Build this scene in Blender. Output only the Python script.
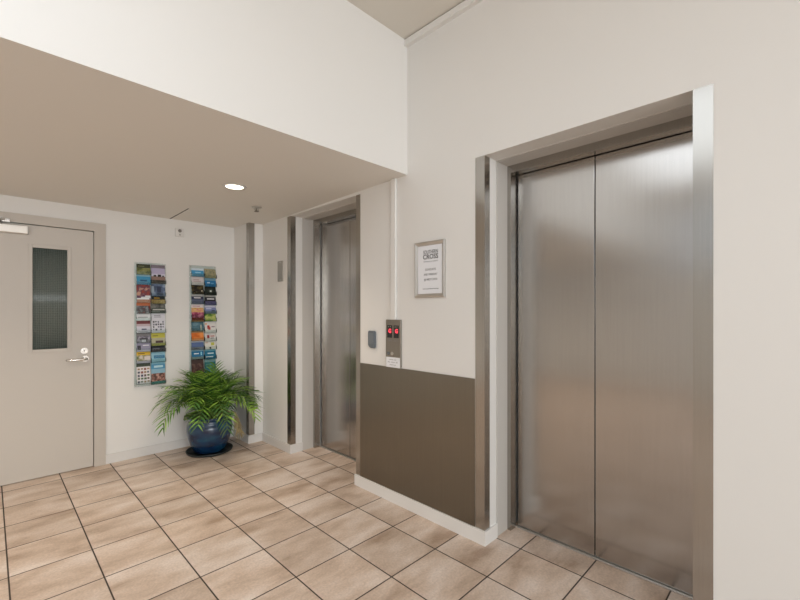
import bpy, bmesh, math, random
from mathutils import Vector, Matrix

scene = bpy.context.scene
for _o in list(bpy.data.objects):
    bpy.data.objects.remove(_o, do_unlink=True)
COL = scene.collection
PI = math.pi

# ------------------------------------------------------------------ camera
cam_data = bpy.data.cameras.new('camera')
cam = bpy.data.objects.new('camera', cam_data)
COL.objects.link(cam)
cam.location = (-0.0698, -4.1413, 1.3211)
cam.rotation_euler = (PI / 2, 0, math.radians(44.852 - 90))
cam_data.sensor_width = 36
cam_data.lens = 409.36 / 800 * 36
cam_data.shift_y = 10.49 / 800
cam_data.clip_start = 0.05
scene.camera = cam

# ------------------------------------------------------------------ world, exposure
world = bpy.data.worlds.new('world')
scene.world = world
world.use_nodes = True
world.node_tree.nodes['Background'].inputs[0].default_value = (0.78, 0.88, 1.0, 1)
world.node_tree.nodes['Background'].inputs[1].default_value = 0.6
scene.view_settings.view_transform = 'Standard'
scene.view_settings.look = 'None'
scene.view_settings.gamma = 1
scene.view_settings.use_curve_mapping = False
scene.view_settings.exposure = 0.11


# ------------------------------------------------------------------ daylight: left window inferred from the light, rear window and skylight added
def area_light(name, loc, rot, sx, sy, power, color):
    d = bpy.data.lights.new(name, 'AREA')
    d.shape = 'RECTANGLE'
    d.size = sx
    d.size_y = sy
    d.energy = power
    d.color = color
    o = bpy.data.objects.new(name, d)
    COL.objects.link(o)
    o.location = loc
    o.rotation_euler = rot
    return o


area_light('window_daylight', (-3.72, -4.95, 2.5), (0, -PI / 2, 0), 1.1, 4.4, 4, (0.98, 0.99, 1.0))
area_light('rear_window_fill', (-1.05, -11.12, 1.75), (PI / 2, 0, 0), 4.6, 2.5, 248, (0.93, 0.97, 1.0))  # fill from an assumed, unseen rear window, added to supply daylight
area_light('skylight_fill', (-1.2, -4.0, 3.14), (0, 0, 0), 2.4, 2.8, 38, (0.94, 0.975, 1.0))  # fill from a made-up skylight, added for floor light and steel reflections


# ------------------------------------------------------------------ material helpers
def new_mat(name):
    m = bpy.data.materials.new(name)
    m.use_nodes = True
    nt = m.node_tree
    return m, nt, nt.nodes['Principled BSDF']


def mat(name, col, rough=0.5, metal=0.0, spec=0.5, bump=0.0, bscale=200.0, var=0.0, vscale=6.0):
    m, nt, b = new_mat(name)
    b.inputs['Roughness'].default_value = rough
    b.inputs['Metallic'].default_value = metal
    b.inputs['Specular IOR Level'].default_value = spec
    tc = nt.nodes.new('ShaderNodeTexCoord')
    if var > 0:
        n = nt.nodes.new('ShaderNodeTexNoise')
        n.inputs['Scale'].default_value = vscale
        n.inputs['Detail'].default_value = 3
        nt.links.new(tc.outputs['Object'], n.inputs['Vector'])
        r = nt.nodes.new('ShaderNodeValToRGB')
        r.color_ramp.elements[0].position = 0.35
        r.color_ramp.elements[1].position = 0.65
        r.color_ramp.elements[0].color = tuple(max(0, c * (1 - var)) for c in col) + (1,)
        r.color_ramp.elements[1].color = tuple(min(1, c * (1 + var)) for c in col) + (1,)
        nt.links.new(n.outputs['Fac'], r.inputs['Fac'])
        nt.links.new(r.outputs['Color'], b.inputs['Base Color'])
    else:
        b.inputs['Base Color'].default_value = tuple(col) + (1,)
    if bump > 0:
        n2 = nt.nodes.new('ShaderNodeTexNoise')
        n2.inputs['Scale'].default_value = bscale
        nt.links.new(tc.outputs['Object'], n2.inputs['Vector'])
        bp = nt.nodes.new('ShaderNodeBump')
        bp.inputs['Strength'].default_value = bump
        bp.inputs['Distance'].default_value = 0.002
        nt.links.new(n2.outputs['Fac'], bp.inputs['Height'])
        nt.links.new(bp.outputs['Normal'], b.inputs['Normal'])
    return m


def steel(name, col, rough, aniso=0.6, streak=0.04, bump=0.03):
    """brushed stainless steel, grain running vertically"""
    m, nt, b = new_mat(name)
    b.inputs['Metallic'].default_value = 1.0
    b.inputs['Anisotropic'].default_value = aniso
    b.inputs['Anisotropic Rotation'].default_value = 0.0
    tg = nt.nodes.new('ShaderNodeTangent')
    tg.direction_type = 'RADIAL'
    tg.axis = 'Z'
    nt.links.new(tg.outputs['Tangent'], b.inputs['Tangent'])
    tc = nt.nodes.new('ShaderNodeTexCoord')
    mp = nt.nodes.new('ShaderNodeMapping')
    mp.inputs['Scale'].default_value = (60, 60, 0.8)
    nt.links.new(tc.outputs['Object'], mp.inputs['Vector'])
    n = nt.nodes.new('ShaderNodeTexNoise')
    n.inputs['Scale'].default_value = 3.0
    n.inputs['Detail'].default_value = 4
    nt.links.new(mp.outputs['Vector'], n.inputs['Vector'])
    r = nt.nodes.new('ShaderNodeMapRange')
    r.inputs['From Min'].default_value = 0.3
    r.inputs['From Max'].default_value = 0.7
    r.inputs['To Min'].default_value = rough - streak
    r.inputs['To Max'].default_value = rough + streak
    nt.links.new(n.outputs['Fac'], r.inputs['Value'])
    nt.links.new(r.outputs['Result'], b.inputs['Roughness'])
    cr = nt.nodes.new('ShaderNodeValToRGB')
    cr.color_ramp.elements[0].position = 0.3
    cr.color_ramp.elements[1].position = 0.7
    cr.color_ramp.elements[0].color = tuple(c * 0.97 for c in col) + (1,)
    cr.color_ramp.elements[1].color = tuple(min(1, c * 1.03) for c in col) + (1,)
    nt.links.new(n.outputs['Fac'], cr.inputs['Fac'])
    nt.links.new(cr.outputs['Color'], b.inputs['Base Color'])
    bp = nt.nodes.new('ShaderNodeBump')
    bp.inputs['Strength'].default_value = bump
    bp.inputs['Distance'].default_value = 0.001
    nt.links.new(n.outputs['Fac'], bp.inputs['Height'])
    nt.links.new(bp.outputs['Normal'], b.inputs['Normal'])
    return m


def emit(name, col, strength):
    m, nt, b = new_mat(name)
    b.inputs['Base Color'].default_value = (0, 0, 0, 1)
    b.inputs['Emission Color'].default_value = tuple(col) + (1,)
    b.inputs['Emission Strength'].default_value = strength
    return m


def acrylic(name):
    m = bpy.data.materials.new(name)
    m.use_nodes = True
    nt = m.node_tree
    nt.nodes.clear()
    out = nt.nodes.new('ShaderNodeOutputMaterial')
    tr = nt.nodes.new('ShaderNodeBsdfTransparent')
    tr.inputs[0].default_value = (0.93, 0.96, 0.95, 1)
    gl = nt.nodes.new('ShaderNodeBsdfGlossy')
    gl.inputs['Roughness'].default_value = 0.08
    lw = nt.nodes.new('ShaderNodeFresnel')
    lw.inputs['IOR'].default_value = 1.4
    mx = nt.nodes.new('ShaderNodeMixShader')
    nt.links.new(lw.outputs[0], mx.inputs[0])
    nt.links.new(tr.outputs[0], mx.inputs[1])
    nt.links.new(gl.outputs[0], mx.inputs[2])
    nt.links.new(mx.outputs[0], out.inputs[0])
    return m


def photo(name, c1, c2, c3, scale, seed, stretch=(1, 1, 1)):
    """a printed picture: blotches of three inks"""
    m, nt, b = new_mat(name)
    b.inputs['Roughness'].default_value = 0.35
    tc = nt.nodes.new('ShaderNodeTexCoord')
    mp = nt.nodes.new('ShaderNodeMapping')
    mp.inputs['Location'].default_value = (seed * 1.37, seed * 0.71, seed * 2.3)
    mp.inputs['Scale'].default_value = stretch
    nt.links.new(tc.outputs['Object'], mp.inputs['Vector'])
    n = nt.nodes.new('ShaderNodeTexNoise')
    n.inputs['Scale'].default_value = scale
    n.inputs['Detail'].default_value = 2
    nt.links.new(mp.outputs['Vector'], n.inputs['Vector'])
    r = nt.nodes.new('ShaderNodeValToRGB')
    e = r.color_ramp.elements
    e[0].position = 0.36
    e[0].color = c1 + (1,)
    e[1].position = 0.64
    e[1].color = c3 + (1,)
    k = e.new(0.5)
    k.color = c2 + (1,)
    nt.links.new(n.outputs['Fac'], r.inputs['Fac'])
    nt.links.new(r.outputs['Color'], b.inputs['Base Color'])
    return m


def tile_mat(name, pitch):
    m, nt, b = new_mat(name)
    L = nt.links.new
    N = nt.nodes.new
    geo = N('ShaderNodeNewGeometry')
    sep = N('ShaderNodeSeparateXYZ')
    L(geo.outputs['Position'], sep.inputs[0])

    def math_(op, a, bb=None):
        n = N('ShaderNodeMath')
        n.operation = op
        for i, v in enumerate((a, bb)):
            if v is None:
                continue
            if isinstance(v, (int, float)):
                n.inputs[i].default_value = v
            else:
                L(v, n.inputs[i])
        return n.outputs[0]
    gm = []
    cells = []
    for ax in ('X', 'Y'):
        d = math_('DIVIDE', sep.outputs[ax], pitch)
        fl = math_('FLOOR', d)
        fr = math_('SUBTRACT', d, fl)
        dist = math_('MINIMUM', fr, math_('SUBTRACT', 1.0, fr))
        gm.append(math_('MULTIPLY', dist, pitch))
        cells.append(fl)
    edge = math_('MINIMUM', gm[0], gm[1])
    groutf = N('ShaderNodeMapRange')
    groutf.inputs['From Min'].default_value = 0.0024
    groutf.inputs['From Max'].default_value = 0.0042
    L(edge, groutf.inputs['Value'])
    cmb = N('ShaderNodeCombineXYZ')
    L(cells[0], cmb.inputs[0])
    L(cells[1], cmb.inputs[1])
    wn = N('ShaderNodeTexWhiteNoise')
    wn.noise_dimensions = '3D'
    L(cmb.outputs[0], wn.inputs['Vector'])
    # each tile has its own cloud, drawn out along x
    off = N('ShaderNodeVectorMath')
    off.operation = 'SCALE'
    L(wn.outputs['Color'], off.inputs[0])
    off.inputs['Scale'].default_value = 31.0
    add = N('ShaderNodeVectorMath')
    add.operation = 'ADD'
    L(geo.outputs['Position'], add.inputs[0])
    L(off.outputs[0], add.inputs[1])
    mp = N('ShaderNodeMapping')
    mp.inputs['Scale'].default_value = (2.7, 6.0, 1)
    L(add.outputs[0], mp.inputs['Vector'])
    n1 = N('ShaderNodeTexNoise')
    n1.inputs['Scale'].default_value = 1.0
    n1.inputs['Detail'].default_value = 4
    n1.inputs['Roughness'].default_value = 0.55
    n1.inputs['Distortion'].default_value = 0.2
    L(mp.outputs[0], n1.inputs['Vector'])
    cr = N('ShaderNodeValToRGB')
    e = cr.color_ramp.elements
    e[0].position = 0.30
    e[0].color = (0.43, 0.305, 0.222, 1)
    e[1].position = 0.68
    e[1].color = (0.80, 0.685, 0.605, 1)
    k = e.new(0.48)
    k.color = (0.65, 0.51, 0.41, 1)
    L(n1.outputs['Fac'], cr.inputs['Fac'])
    # fine speckle
    n2 = N('ShaderNodeTexNoise')
    n2.inputs['Scale'].default_value = 90
    n2.inputs['Detail'].default_value = 2
    L(geo.outputs['Position'], n2.inputs['Vector'])
    sp = N('ShaderNodeMapRange')
    sp.inputs['From Min'].default_value = 0.3
    sp.inputs['From Max'].default_value = 0.7
    sp.inputs['To Min'].default_value = 0.90
    sp.inputs['To Max'].default_value = 1.10
    L(n2.outputs['Fac'], sp.inputs['Value'])
    tv = N('ShaderNodeMapRange')
    tv.inputs['To Min'].default_value = 0.93
    tv.inputs['To Max'].default_value = 1.05
    L(wn.outputs['Value'], tv.inputs['Value'])
    mul = math_('MULTIPLY', sp.outputs['Result'], tv.outputs['Result'])
    vm = N('ShaderNodeVectorMath')
    vm.operation = 'SCALE'
    L(cr.outputs['Color'], vm.inputs[0])
    L(mul, vm.inputs['Scale'])
    mx = N('ShaderNodeMix')
    mx.data_type = 'RGBA'
    L(groutf.outputs['Result'], mx.inputs['Factor'])
    mx.inputs['A'].default_value = (0.055, 0.04, 0.03, 1)
    L(vm.outputs[0], mx.inputs['B'])
    L(mx.outputs['Result'], b.inputs['Base Color'])
    ro = N('ShaderNodeMapRange')
    ro.inputs['To Min'].default_value = 0.9
    ro.inputs['To Max'].default_value = 0.42
    L(groutf.outputs['Result'], ro.inputs['Value'])
    L(ro.outputs['Result'], b.inputs['Roughness'])
    bp = N('ShaderNodeBump')
    bp.inputs['Strength'].default_value = 0.6
    bp.inputs['Distance'].default_value = 0.002
    L(groutf.outputs['Result'], bp.inputs['Height'])
    L(bp.outputs['Normal'], b.inputs['Normal'])
    return m


M = {}
M['wall'] = mat('off_white_wall_paint', (0.80, 0.785, 0.755), 0.55, bump=0.05, bscale=350)
M['ceiling'] = mat('ceiling_paint', (0.74, 0.70, 0.63), 0.7)
M['soffit'] = mat('lower_ceiling_paint', (0.82, 0.79, 0.74), 0.7)
M['skirting'] = mat('white_gloss_skirting', (0.82, 0.80, 0.77), 0.4)
M['grey_skirting'] = mat('pale_grey_skirting', (0.72, 0.70, 0.675), 0.4)
M['jamb'] = mat('pale_grey_jamb_paint', (0.60, 0.575, 0.54), 0.45)
M['tile'] = tile_mat('terracotta_floor_tiles', 0.335)
M['door_paint'] = mat('greige_door_paint', (0.585, 0.54, 0.485), 0.45)
M['frame_paint'] = mat('greige_frame_paint', (0.56, 0.51, 0.45), 0.45)
M['steel'] = steel('brushed_steel', (0.43, 0.41, 0.38), 0.22, 0.5, 0.01, 0.0)
M['steel_door'] = steel('brushed_steel_door', (0.48, 0.46, 0.44), 0.20, 0.75, 0.01, 0.0)
M['steel_panel'] = steel('brushed_steel_panel', (0.235, 0.215, 0.18), 0.34, 0.6, 0.02, 0.0)
M['steel_mid'] = steel('brushed_steel_plate', (0.31, 0.285, 0.25), 0.3, 0.5, 0.01, 0.0)
M['steel_plain'] = mat('satin_steel', (0.60, 0.58, 0.55), 0.3, 1.0)
M['dark_metal'] = mat('dull_bronze_metal', (0.26, 0.225, 0.18), 0.5, 0.5)
M['chrome'] = mat('chrome', (0.80, 0.79, 0.77), 0.15, 1.0)
M['alu'] = mat('anodised_aluminium', (0.62, 0.60, 0.57), 0.38, 0.9)
M['closer'] = mat('silver_closer_paint', (0.82, 0.78, 0.72), 0.4, 0.3)
M['dark'] = mat('black_shadow_gap', (0.012, 0.012, 0.012), 0.7)
M['black'] = mat('black_plastic', (0.02, 0.02, 0.02), 0.35)
M['paper'] = mat('white_paper', (0.85, 0.86, 0.89), 0.6)
M['ink'] = mat('black_ink', (0.05, 0.05, 0.055), 0.6)
M['grey_ink'] = mat('grey_ink', (0.28, 0.28, 0.29), 0.6)
M['fob'] = mat('slate_grey_plastic', (0.13, 0.15, 0.168), 0.45)
M['white_plastic'] = mat('white_plastic', (0.74, 0.72, 0.69), 0.4)
M['red'] = emit('red_led', (1.0, 0.06, 0.09), 1.5)
M['lamp'] = emit('lamp_glow', (1.0, 0.90, 0.70), 4.0)
M['acrylic'] = acrylic('clear_acrylic')
M['soil'] = mat('potting_soil', (0.035, 0.025, 0.018), 0.9, bump=0.6, bscale=90)
M['saucer'] = mat('black_saucer', (0.012, 0.016, 0.015), 0.35)
M['leaf'] = mat('palm_leaf', (0.135, 0.285, 0.034), 0.42, var=0.45, vscale=9)
M['leaf_bright'] = mat('young_palm_leaf', (0.26, 0.43, 0.06), 0.42, var=0.35, vscale=9)
M['leaf_dark'] = mat('old_palm_leaf', (0.045, 0.125, 0.022), 0.42, var=0.4, vscale=9)
M['stem'] = mat('palm_stem', (0.15, 0.23, 0.05), 0.5)
M['straw'] = mat('dry_palm_leaf', (0.42, 0.33, 0.17), 0.7, var=0.2, vscale=20)


def glaze():
    m, nt, b = new_mat('blue_pot_glaze')
    tc = nt.nodes.new('ShaderNodeTexCoord')
    mp = nt.nodes.new('ShaderNodeMapping')
    mp.inputs['Scale'].default_value = (5, 5, 11)
    nt.links.new(tc.outputs['Object'], mp.inputs['Vector'])
    n = nt.nodes.new('ShaderNodeTexNoise')
    n.inputs['Scale'].default_value = 1.2
    n.inputs['Detail'].default_value = 5
    nt.links.new(mp.outputs['Vector'], n.inputs['Vector'])
    r = nt.nodes.new('ShaderNodeValToRGB')
    e = r.color_ramp.elements
    e[0].position = 0.34
    e[0].color = (0.004, 0.012, 0.045, 1)
    e[1].position = 0.72
    e[1].color = (0.012, 0.085, 0.15, 1)
    k = e.new(0.52)
    k.color = (0.006, 0.034, 0.09, 1)
    nt.links.new(n.outputs['Fac'], r.inputs['Fac'])
    nt.links.new(r.outputs['Color'], b.inputs['Base Color'])
    b.inputs['Roughness'].default_value = 0.18
    b.inputs['Coat Weight'].default_value = 0.4
    return m


M['glaze'] = glaze()


def wired_glass():
    m, nt, b = new_mat('reeded_wired_glass')
    tc = nt.nodes.new('ShaderNodeTexCoord')
    sep = nt.nodes.new('ShaderNodeSeparateXYZ')
    nt.links.new(tc.outputs['Object'], sep.inputs[0])
    fac = []
    for ax in ('X', 'Z'):
        w = nt.nodes.new('ShaderNodeMath')
        w.operation = 'MODULO'
        a = nt.nodes.new('ShaderNodeMath')
        a.operation = 'ADD'
        a.inputs[1].default_value = 10.0
        nt.links.new(sep.outputs[ax], a.inputs[0])
        nt.links.new(a.outputs[0], w.inputs[0])
        w.inputs[1].default_value = 0.0135
        c = nt.nodes.new('ShaderNodeMath')
        c.operation = 'LESS_THAN'
        c.inputs[1].default_value = 0.0016
        nt.links.new(w.outputs[0], c.inputs[0])
        fac.append(c.outputs[0])
    mxm = nt.nodes.new('ShaderNodeMath')
    mxm.operation = 'MAXIMUM'
    nt.links.new(fac[0], mxm.inputs[0])
    nt.links.new(fac[1], mxm.inputs[1])
    mx = nt.nodes.new('ShaderNodeMix')
    mx.data_type = 'RGBA'
    nt.links.new(mxm.outputs[0], mx.inputs['Factor'])
    mx.inputs['A'].default_value = (0.21, 0.245, 0.225, 1)
    mx.inputs['B'].default_value = (0.05, 0.06, 0.055, 1)
    nt.links.new(mx.outputs['Result'], b.inputs['Base Color'])
    b.inputs['Roughness'].default_value = 0.10
    b.inputs['Transmission Weight'].default_value = 0.35
    return m


M['glass'] = wired_glass()


# ------------------------------------------------------------------ geometry helpers
def add_box(bm, x0, x1, y0, y1, z0, z1, mi=0, bev=0.0, seg=2):
    r = bmesh.ops.create_cube(bm, size=1)
    vs = r['verts']
    for v in vs:
        v.co = Vector((x0 + (v.co.x + .5) * (x1 - x0), y0 + (v.co.y + .5) * (y1 - y0), z0 + (v.co.z + .5) * (z1 - z0)))
    fs = {f for v in vs for f in v.link_faces}
    for f in fs:
        f.material_index = mi
    if bev > 0:
        es = {e for v in vs for e in v.link_edges}
        bmesh.ops.bevel(bm, geom=list(es), offset=bev, segments=seg, affect='EDGES', profile=0.5)


def add_lathe(bm, prof, c, n=32, mi=0, close=False):
    """prof: (radius, height) list, turned about the vertical through c"""
    rings = []
    for r, z in prof:
        if r < 1e-6:
            rings.append([bm.verts.new((c[0], c[1], c[2] + z))])
        else:
            rings.append([bm.verts.new((c[0] + r * math.cos(2 * PI * k / n), c[1] + r * math.sin(2 * PI * k / n), c[2] + z)) for k in range(n)])
    for a, b in zip(rings, rings[1:]):
        for k in range(n):
            k2 = (k + 1) % n
            if len(a) == 1 and len(b) == 1:
                continue
            if len(a) == 1:
                f = bm.faces.new((a[0], b[k2], b[k]))
            elif len(b) == 1:
                f = bm.faces.new((a[k], a[k2], b[0]))
            else:
                f = bm.faces.new((a[k], a[k2], b[k2], b[k]))
            f.material_index = mi
            f.smooth = True


def add_cyl(bm, p0, p1, r0, r1=None, n=20, mi=0, caps=True, smooth=True):
    r1 = r0 if r1 is None else r1
    p0, p1 = Vector(p0), Vector(p1)
    d = (p1 - p0).normalized()
    u = d.orthogonal().normalized()
    w = d.cross(u)
    A = [bm.verts.new(p0 + (u * math.cos(2 * PI * k / n) + w * math.sin(2 * PI * k / n)) * r0) for k in range(n)]
    B = [bm.verts.new(p1 + (u * math.cos(2 * PI * k / n) + w * math.sin(2 * PI * k / n)) * r1) for k in range(n)]
    for k in range(n):
        f = bm.faces.new((A[k], A[(k + 1) % n], B[(k + 1) % n], B[k]))
        f.smooth = smooth
        f.material_index = mi
    if caps:
        for ring in (list(reversed(A)), B):
            f = bm.faces.new(ring)
            f.material_index = mi


def add_tube(bm, pts, radii, n=8, mi=0):
    pts = [Vector(p) for p in pts]
    rings = []
    up = Vector((0, 0, 1))
    for i, p in enumerate(pts):
        d = (pts[min(i + 1, len(pts) - 1)] - pts[max(i - 1, 0)]).normalized()
        u = d.cross(up)
        if u.length < 1e-3:
            u = d.orthogonal()
        u.normalize()
        w = u.cross(d)
        rings.append([bm.verts.new(p + (u * math.cos(2 * PI * k / n) + w * math.sin(2 * PI * k / n)) * radii[i]) for k in range(n)])
    for a, b in zip(rings, rings[1:]):
        for k in range(n):
            f = bm.faces.new((a[k], b[k], b[(k + 1) % n], a[(k + 1) % n]))
            f.smooth = True
            f.material_index = mi
    f = bm.faces.new(rings[0]); f.material_index = mi
    f = bm.faces.new(list(reversed(rings[-1]))); f.material_index = mi


def add_prism(bm, poly, axis, a0, a1, mi=0):
    """poly in the two axes other than `axis`, extruded from a0 to a1"""
    def P(q, a):
        v = list(q)
        v.insert(axis, a)
        return v
    A = [bm.verts.new(P(q, a0)) for q in poly]
    B = [bm.verts.new(P(q, a1)) for q in poly]
    n = len(poly)
    fs = [bm.faces.new(list(reversed(A))), bm.faces.new(B)]
    for k in range(n):
        fs.append(bm.faces.new((A[k], A[(k + 1) % n], B[(k + 1) % n], B[k])))
    for f in fs:
        f.material_index = mi
    bmesh.ops.recalc_face_normals(bm, faces=fs)


def world_of(o):
    p = Vector((0, 0, 0))
    while o is not None:
        p += Vector(o.location)
        o = o.parent
    return p


def obj(name, bm, mats, parent=None, origin=None, recalc=False):
    """bm holds world coordinates; links it as ONE mesh object"""
    if recalc:
        bmesh.ops.recalc_face_normals(bm, faces=bm.faces[:])
    xs = [v.co for v in bm.verts]
    if origin is None:
        lo = [min(c[k] for c in xs) for k in range(3)]
        hi = [max(c[k] for c in xs) for k in range(3)]
        origin = Vector(((lo[0] + hi[0]) / 2, (lo[1] + hi[1]) / 2, lo[2]))
    origin = Vector(origin)
    for v in bm.verts:
        v.co -= origin
    me = bpy.data.meshes.new(name)
    bm.to_mesh(me)
    bm.free()
    for m in (mats if isinstance(mats, (list, tuple)) else [mats]):
        me.materials.append(m)
    o = bpy.data.objects.new(name, me)
    COL.objects.link(o)
    o.location = origin - world_of(parent)
    if parent is not None:
        o.parent = parent
    return o


def tag(o, label, cat, group=None, kind=None):
    o['label'] = label
    o['category'] = cat
    if group:
        o['group'] = group
    if kind:
        o['kind'] = kind
    return o


def thing(name, label, cat, loc, group=None, kind=None):
    o = bpy.data.objects.new(name, None)
    COL.objects.link(o)
    o.location = loc
    o.empty_display_size = 0.1
    return tag(o, label, cat, group, kind)


def box_obj(name, mats, parent, *boxes, bev=0.0, origin=None):
    bm = bmesh.new()
    for b in boxes:
        add_box(bm, *b, bev=bev)
    return obj(name, bm, mats, parent, origin)


def text_obj(name, s, size, m, parent, place, bold=0.0, width=None, ext=0.0004):
    """flat lettering turned into a mesh; `place` maps local (x, y, z) to the world"""
    cu = bpy.data.curves.new(name, 'FONT')
    cu.body = s
    cu.size = size
    cu.align_x = 'CENTER'
    cu.align_y = 'CENTER'
    cu.extrude = ext
    cu.offset = bold
    cu.resolution_u = 3
    t = bpy.data.objects.new(name, cu)
    COL.objects.link(t)
    bpy.context.view_layer.update()
    dg = bpy.context.evaluated_depsgraph_get()
    me = bpy.data.meshes.new_from_object(t.evaluated_get(dg))
    bpy.data.objects.remove(t, do_unlink=True)
    bm = bmesh.new()
    bm.from_mesh(me)
    bpy.data.meshes.remove(me)
    if width:
        xs = [v.co.x for v in bm.verts]
        k = width / (max(xs) - min(xs))
        mid = (max(xs) + min(xs)) / 2
        for v in bm.verts:
            v.co.x = (v.co.x - mid) * k
    for v in bm.verts:
        v.co = Vector(place(v.co.x, v.co.y, v.co.z))
    return obj(name, bm, m, parent)


# ================================================================== THE SETTING
XW = 1.90          # face of the lift wall
YB = 0.14          # face of the back wall
ZS = 2.190         # underside of the lowered ceiling at the back wall
ZF = 2.226         # and at its front edge
ZC = 3.118         # upper ceiling
YF = -2.25         # face of the drop above the lowered ceiling
XL = -3.60         # far left wall (behind the camera's left)
YR = -11.0         # rear wall
L2 = (-1.718, -0.757)   # far lift opening
L1 = (-3.823, -2.852)   # near lift opening
ZO = 2.195         # top of both openings

def struct(name, label, cat, m, *boxes):
    o = box_obj(name, m, None, *boxes)
    return tag(o, label, cat, None, 'structure')

struct('floor', 'brown mottled square floor tiles with dark grout lines', 'floor', M['tile'],
       (XL - .2, 2.6, YR - .2, 1.7, -0.1, 0.0))
struct('wall_right', 'off-white wall around the two steel lift doorways', 'wall', M['wall'],
       (XW, 2.4, L2[1], YB, 0, ZC + .1),
       (XW, 2.4, L1[1], L2[0], 0, ZC + .1),
       (XW, 2.4, YR, L1[0], 0, ZC + .1),
       (XW, 2.4, L2[0], L2[1], ZO, ZC + .1),
       (XW, 2.4, L1[0], L1[1], ZO, ZC + .1))
struct('wall_corner', 'off-white pier between plant corner and the lift wall', 'wall', M['wall'],
       (1.756, XW, -0.21, YB, 0, ZS + .0045))
DX0, DX1, DZ1 = -0.462, 0.648, 2.065
struct('wall_back', 'off-white back wall behind brochure racks and pot plant', 'wall', M['wall'],
       (DX1 - .01, 2.4, YB, YB + .12, 0, ZC + .1),
       (XL - .1, DX0 + .01, YB, YB + .12, 0, ZC + .1),
       (DX0 + .01, DX1 - .01, YB, YB + .12, DZ1 - .01, ZC + .1))
struct('wall_upper', 'bright off-white upper wall above the lowered ceiling edge', 'wall', M['wall'],
       (XL, XW, YF, YF + .1, ZF, ZC))


def zs(y):
    return ZF + (ZS - ZF) * (y - YF) / (YB - YF)


bm = bmesh.new()
add_prism(bm, [(YF + .0005, ZF), (YB, ZS), (YB, ZS + .12), (YF + .1, ZF + .12), (YF + .1, ZF + .004), (YF + .0005, ZF + .002)], 0, XL, XW)
tag(obj('ceiling_lower', bm, M['soffit']), 'beige lowered ceiling over the plant and the far lift', 'ceiling', None, 'structure')
struct('ceiling', 'small beige corner of upper ceiling at top of photo', 'ceiling', M['ceiling'],
       (.02, 2.4, YR - .1, YF + .1, ZC, ZC + .1), (XL - .1, -2.42, YR - .1, YF + .1, ZC, ZC + .1),
       (-2.42, .02, YR - .1, -5.42, ZC, ZC + .1), (-2.42, .02, -2.58, YF + .1, ZC, ZC + .1))
struct('added_skylight', 'aluminium framed skylight added over the foyer for light, outside the photo', 'window', M['alu'],  # unseen skylight bars, put in to go with the overhead fill
       *[(x - .02, x + .02, -5.42, -2.58, ZC + .0, ZC + .06) for x in (-2.4, -1.6, -.8, .0)])
# left side and rear of the foyer, out of the photograph, with assumed windows that supply daylight
struct('wall_left', 'off-white left wall with tall foyer windows, outside the photo', 'wall', M['wall'],
       (XL - .12, XL, YR, YB, 0, 1.95), (XL - .12, XL, YR, -7.15, 1.95, ZC), (XL - .12, XL, -2.75, YB, 1.95, ZC),
       (XL - .12, XL, -7.15, -2.75, 3.05, ZC))
struct('wall_rear', 'off-white rear wall with assumed wide window, outside the photo', 'wall', M['wall'],
       (XL, -3.45, YR - .12, YR, 0, ZC), (1.3, XW, YR - .12, YR, 0, ZC), (-3.45, 1.3, YR - .12, YR, 0, .5), (-3.45, 1.3, YR - .12, YR, 3.0, ZC))
struct('window_1', 'aluminium framed foyer window in the left wall, outside the photo', 'window', M['alu'],
       *[(XL - .09, XL - .03, y - .03, y + .03, 1.95, 3.05) for y in (-7.12, -5.68, -4.22, -2.78)],
       (XL - .09, XL - .03, -7.15, -2.75, 1.95, 2.0), (XL - .09, XL - .03, -7.15, -2.75, 3.0, 3.05))
struct('added_rear_window', 'aluminium framed wide window assumed in the rear wall for daylight, outside the photo', 'window', M['alu'],  # unseen rear window, assumed as a source for the daylight
       *[(x - .03, x + .03, YR - .09, YR - .03, .5, 3.0) for x in (-3.42, -1.85, -.3, 1.27)],
       (-3.45, 1.3, YR - .09, YR - .03, .5, .55), (-3.45, 1.3, YR - .09, YR - .03, 2.95, 3.0))

# picture-rail casing just under the upper ceiling
o = struct('trim_1', 'white casing strip along lift wall just under upper ceiling', 'trim', M['skirting'],
           (XW - .03, XW, YR, YF, 3.072, 3.111))

# skirting boards
SH, ST = 0.08, 0.012
struct('baseboard_back', 'pale skirting board between greige door and blue plant pot', 'skirting board', M['grey_skirting'],
       (0.637, 1.756 - ST, YB - ST, YB, 0, SH))
struct('baseboard_corner', 'white skirting wrapped round the corner pier beside the plant', 'skirting board', M['grey_skirting'],
       (1.756 - ST, 1.756, -0.21 - ST, YB, 0, SH), (1.756, XW - ST, -0.21 - ST, -0.21, 0, SH),
       (XW - ST, XW, L2[1] - ST, -0.21, 0, SH), (XW, 2.02, L2[1] - ST, L2[1], 0, SH))
struct('baseboard_right', 'white skirting under the steel wainscot between the two lifts', 'skirting board', M['skirting'],
       (XW - ST, XW, L1[1] - ST, L2[0] + ST, 0, SH), (XW, 2.02, L1[1] - ST, L1[1], 0, SH), (XW, 2.02, L2[0], L2[0] + ST, 0, SH))
struct('baseboard_near', 'white skirting right of the near lift, outside the photo', 'skirting board', M['skirting'],
       (XW - ST, XW, YR, L1[0] - .062, 0, SH))


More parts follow.
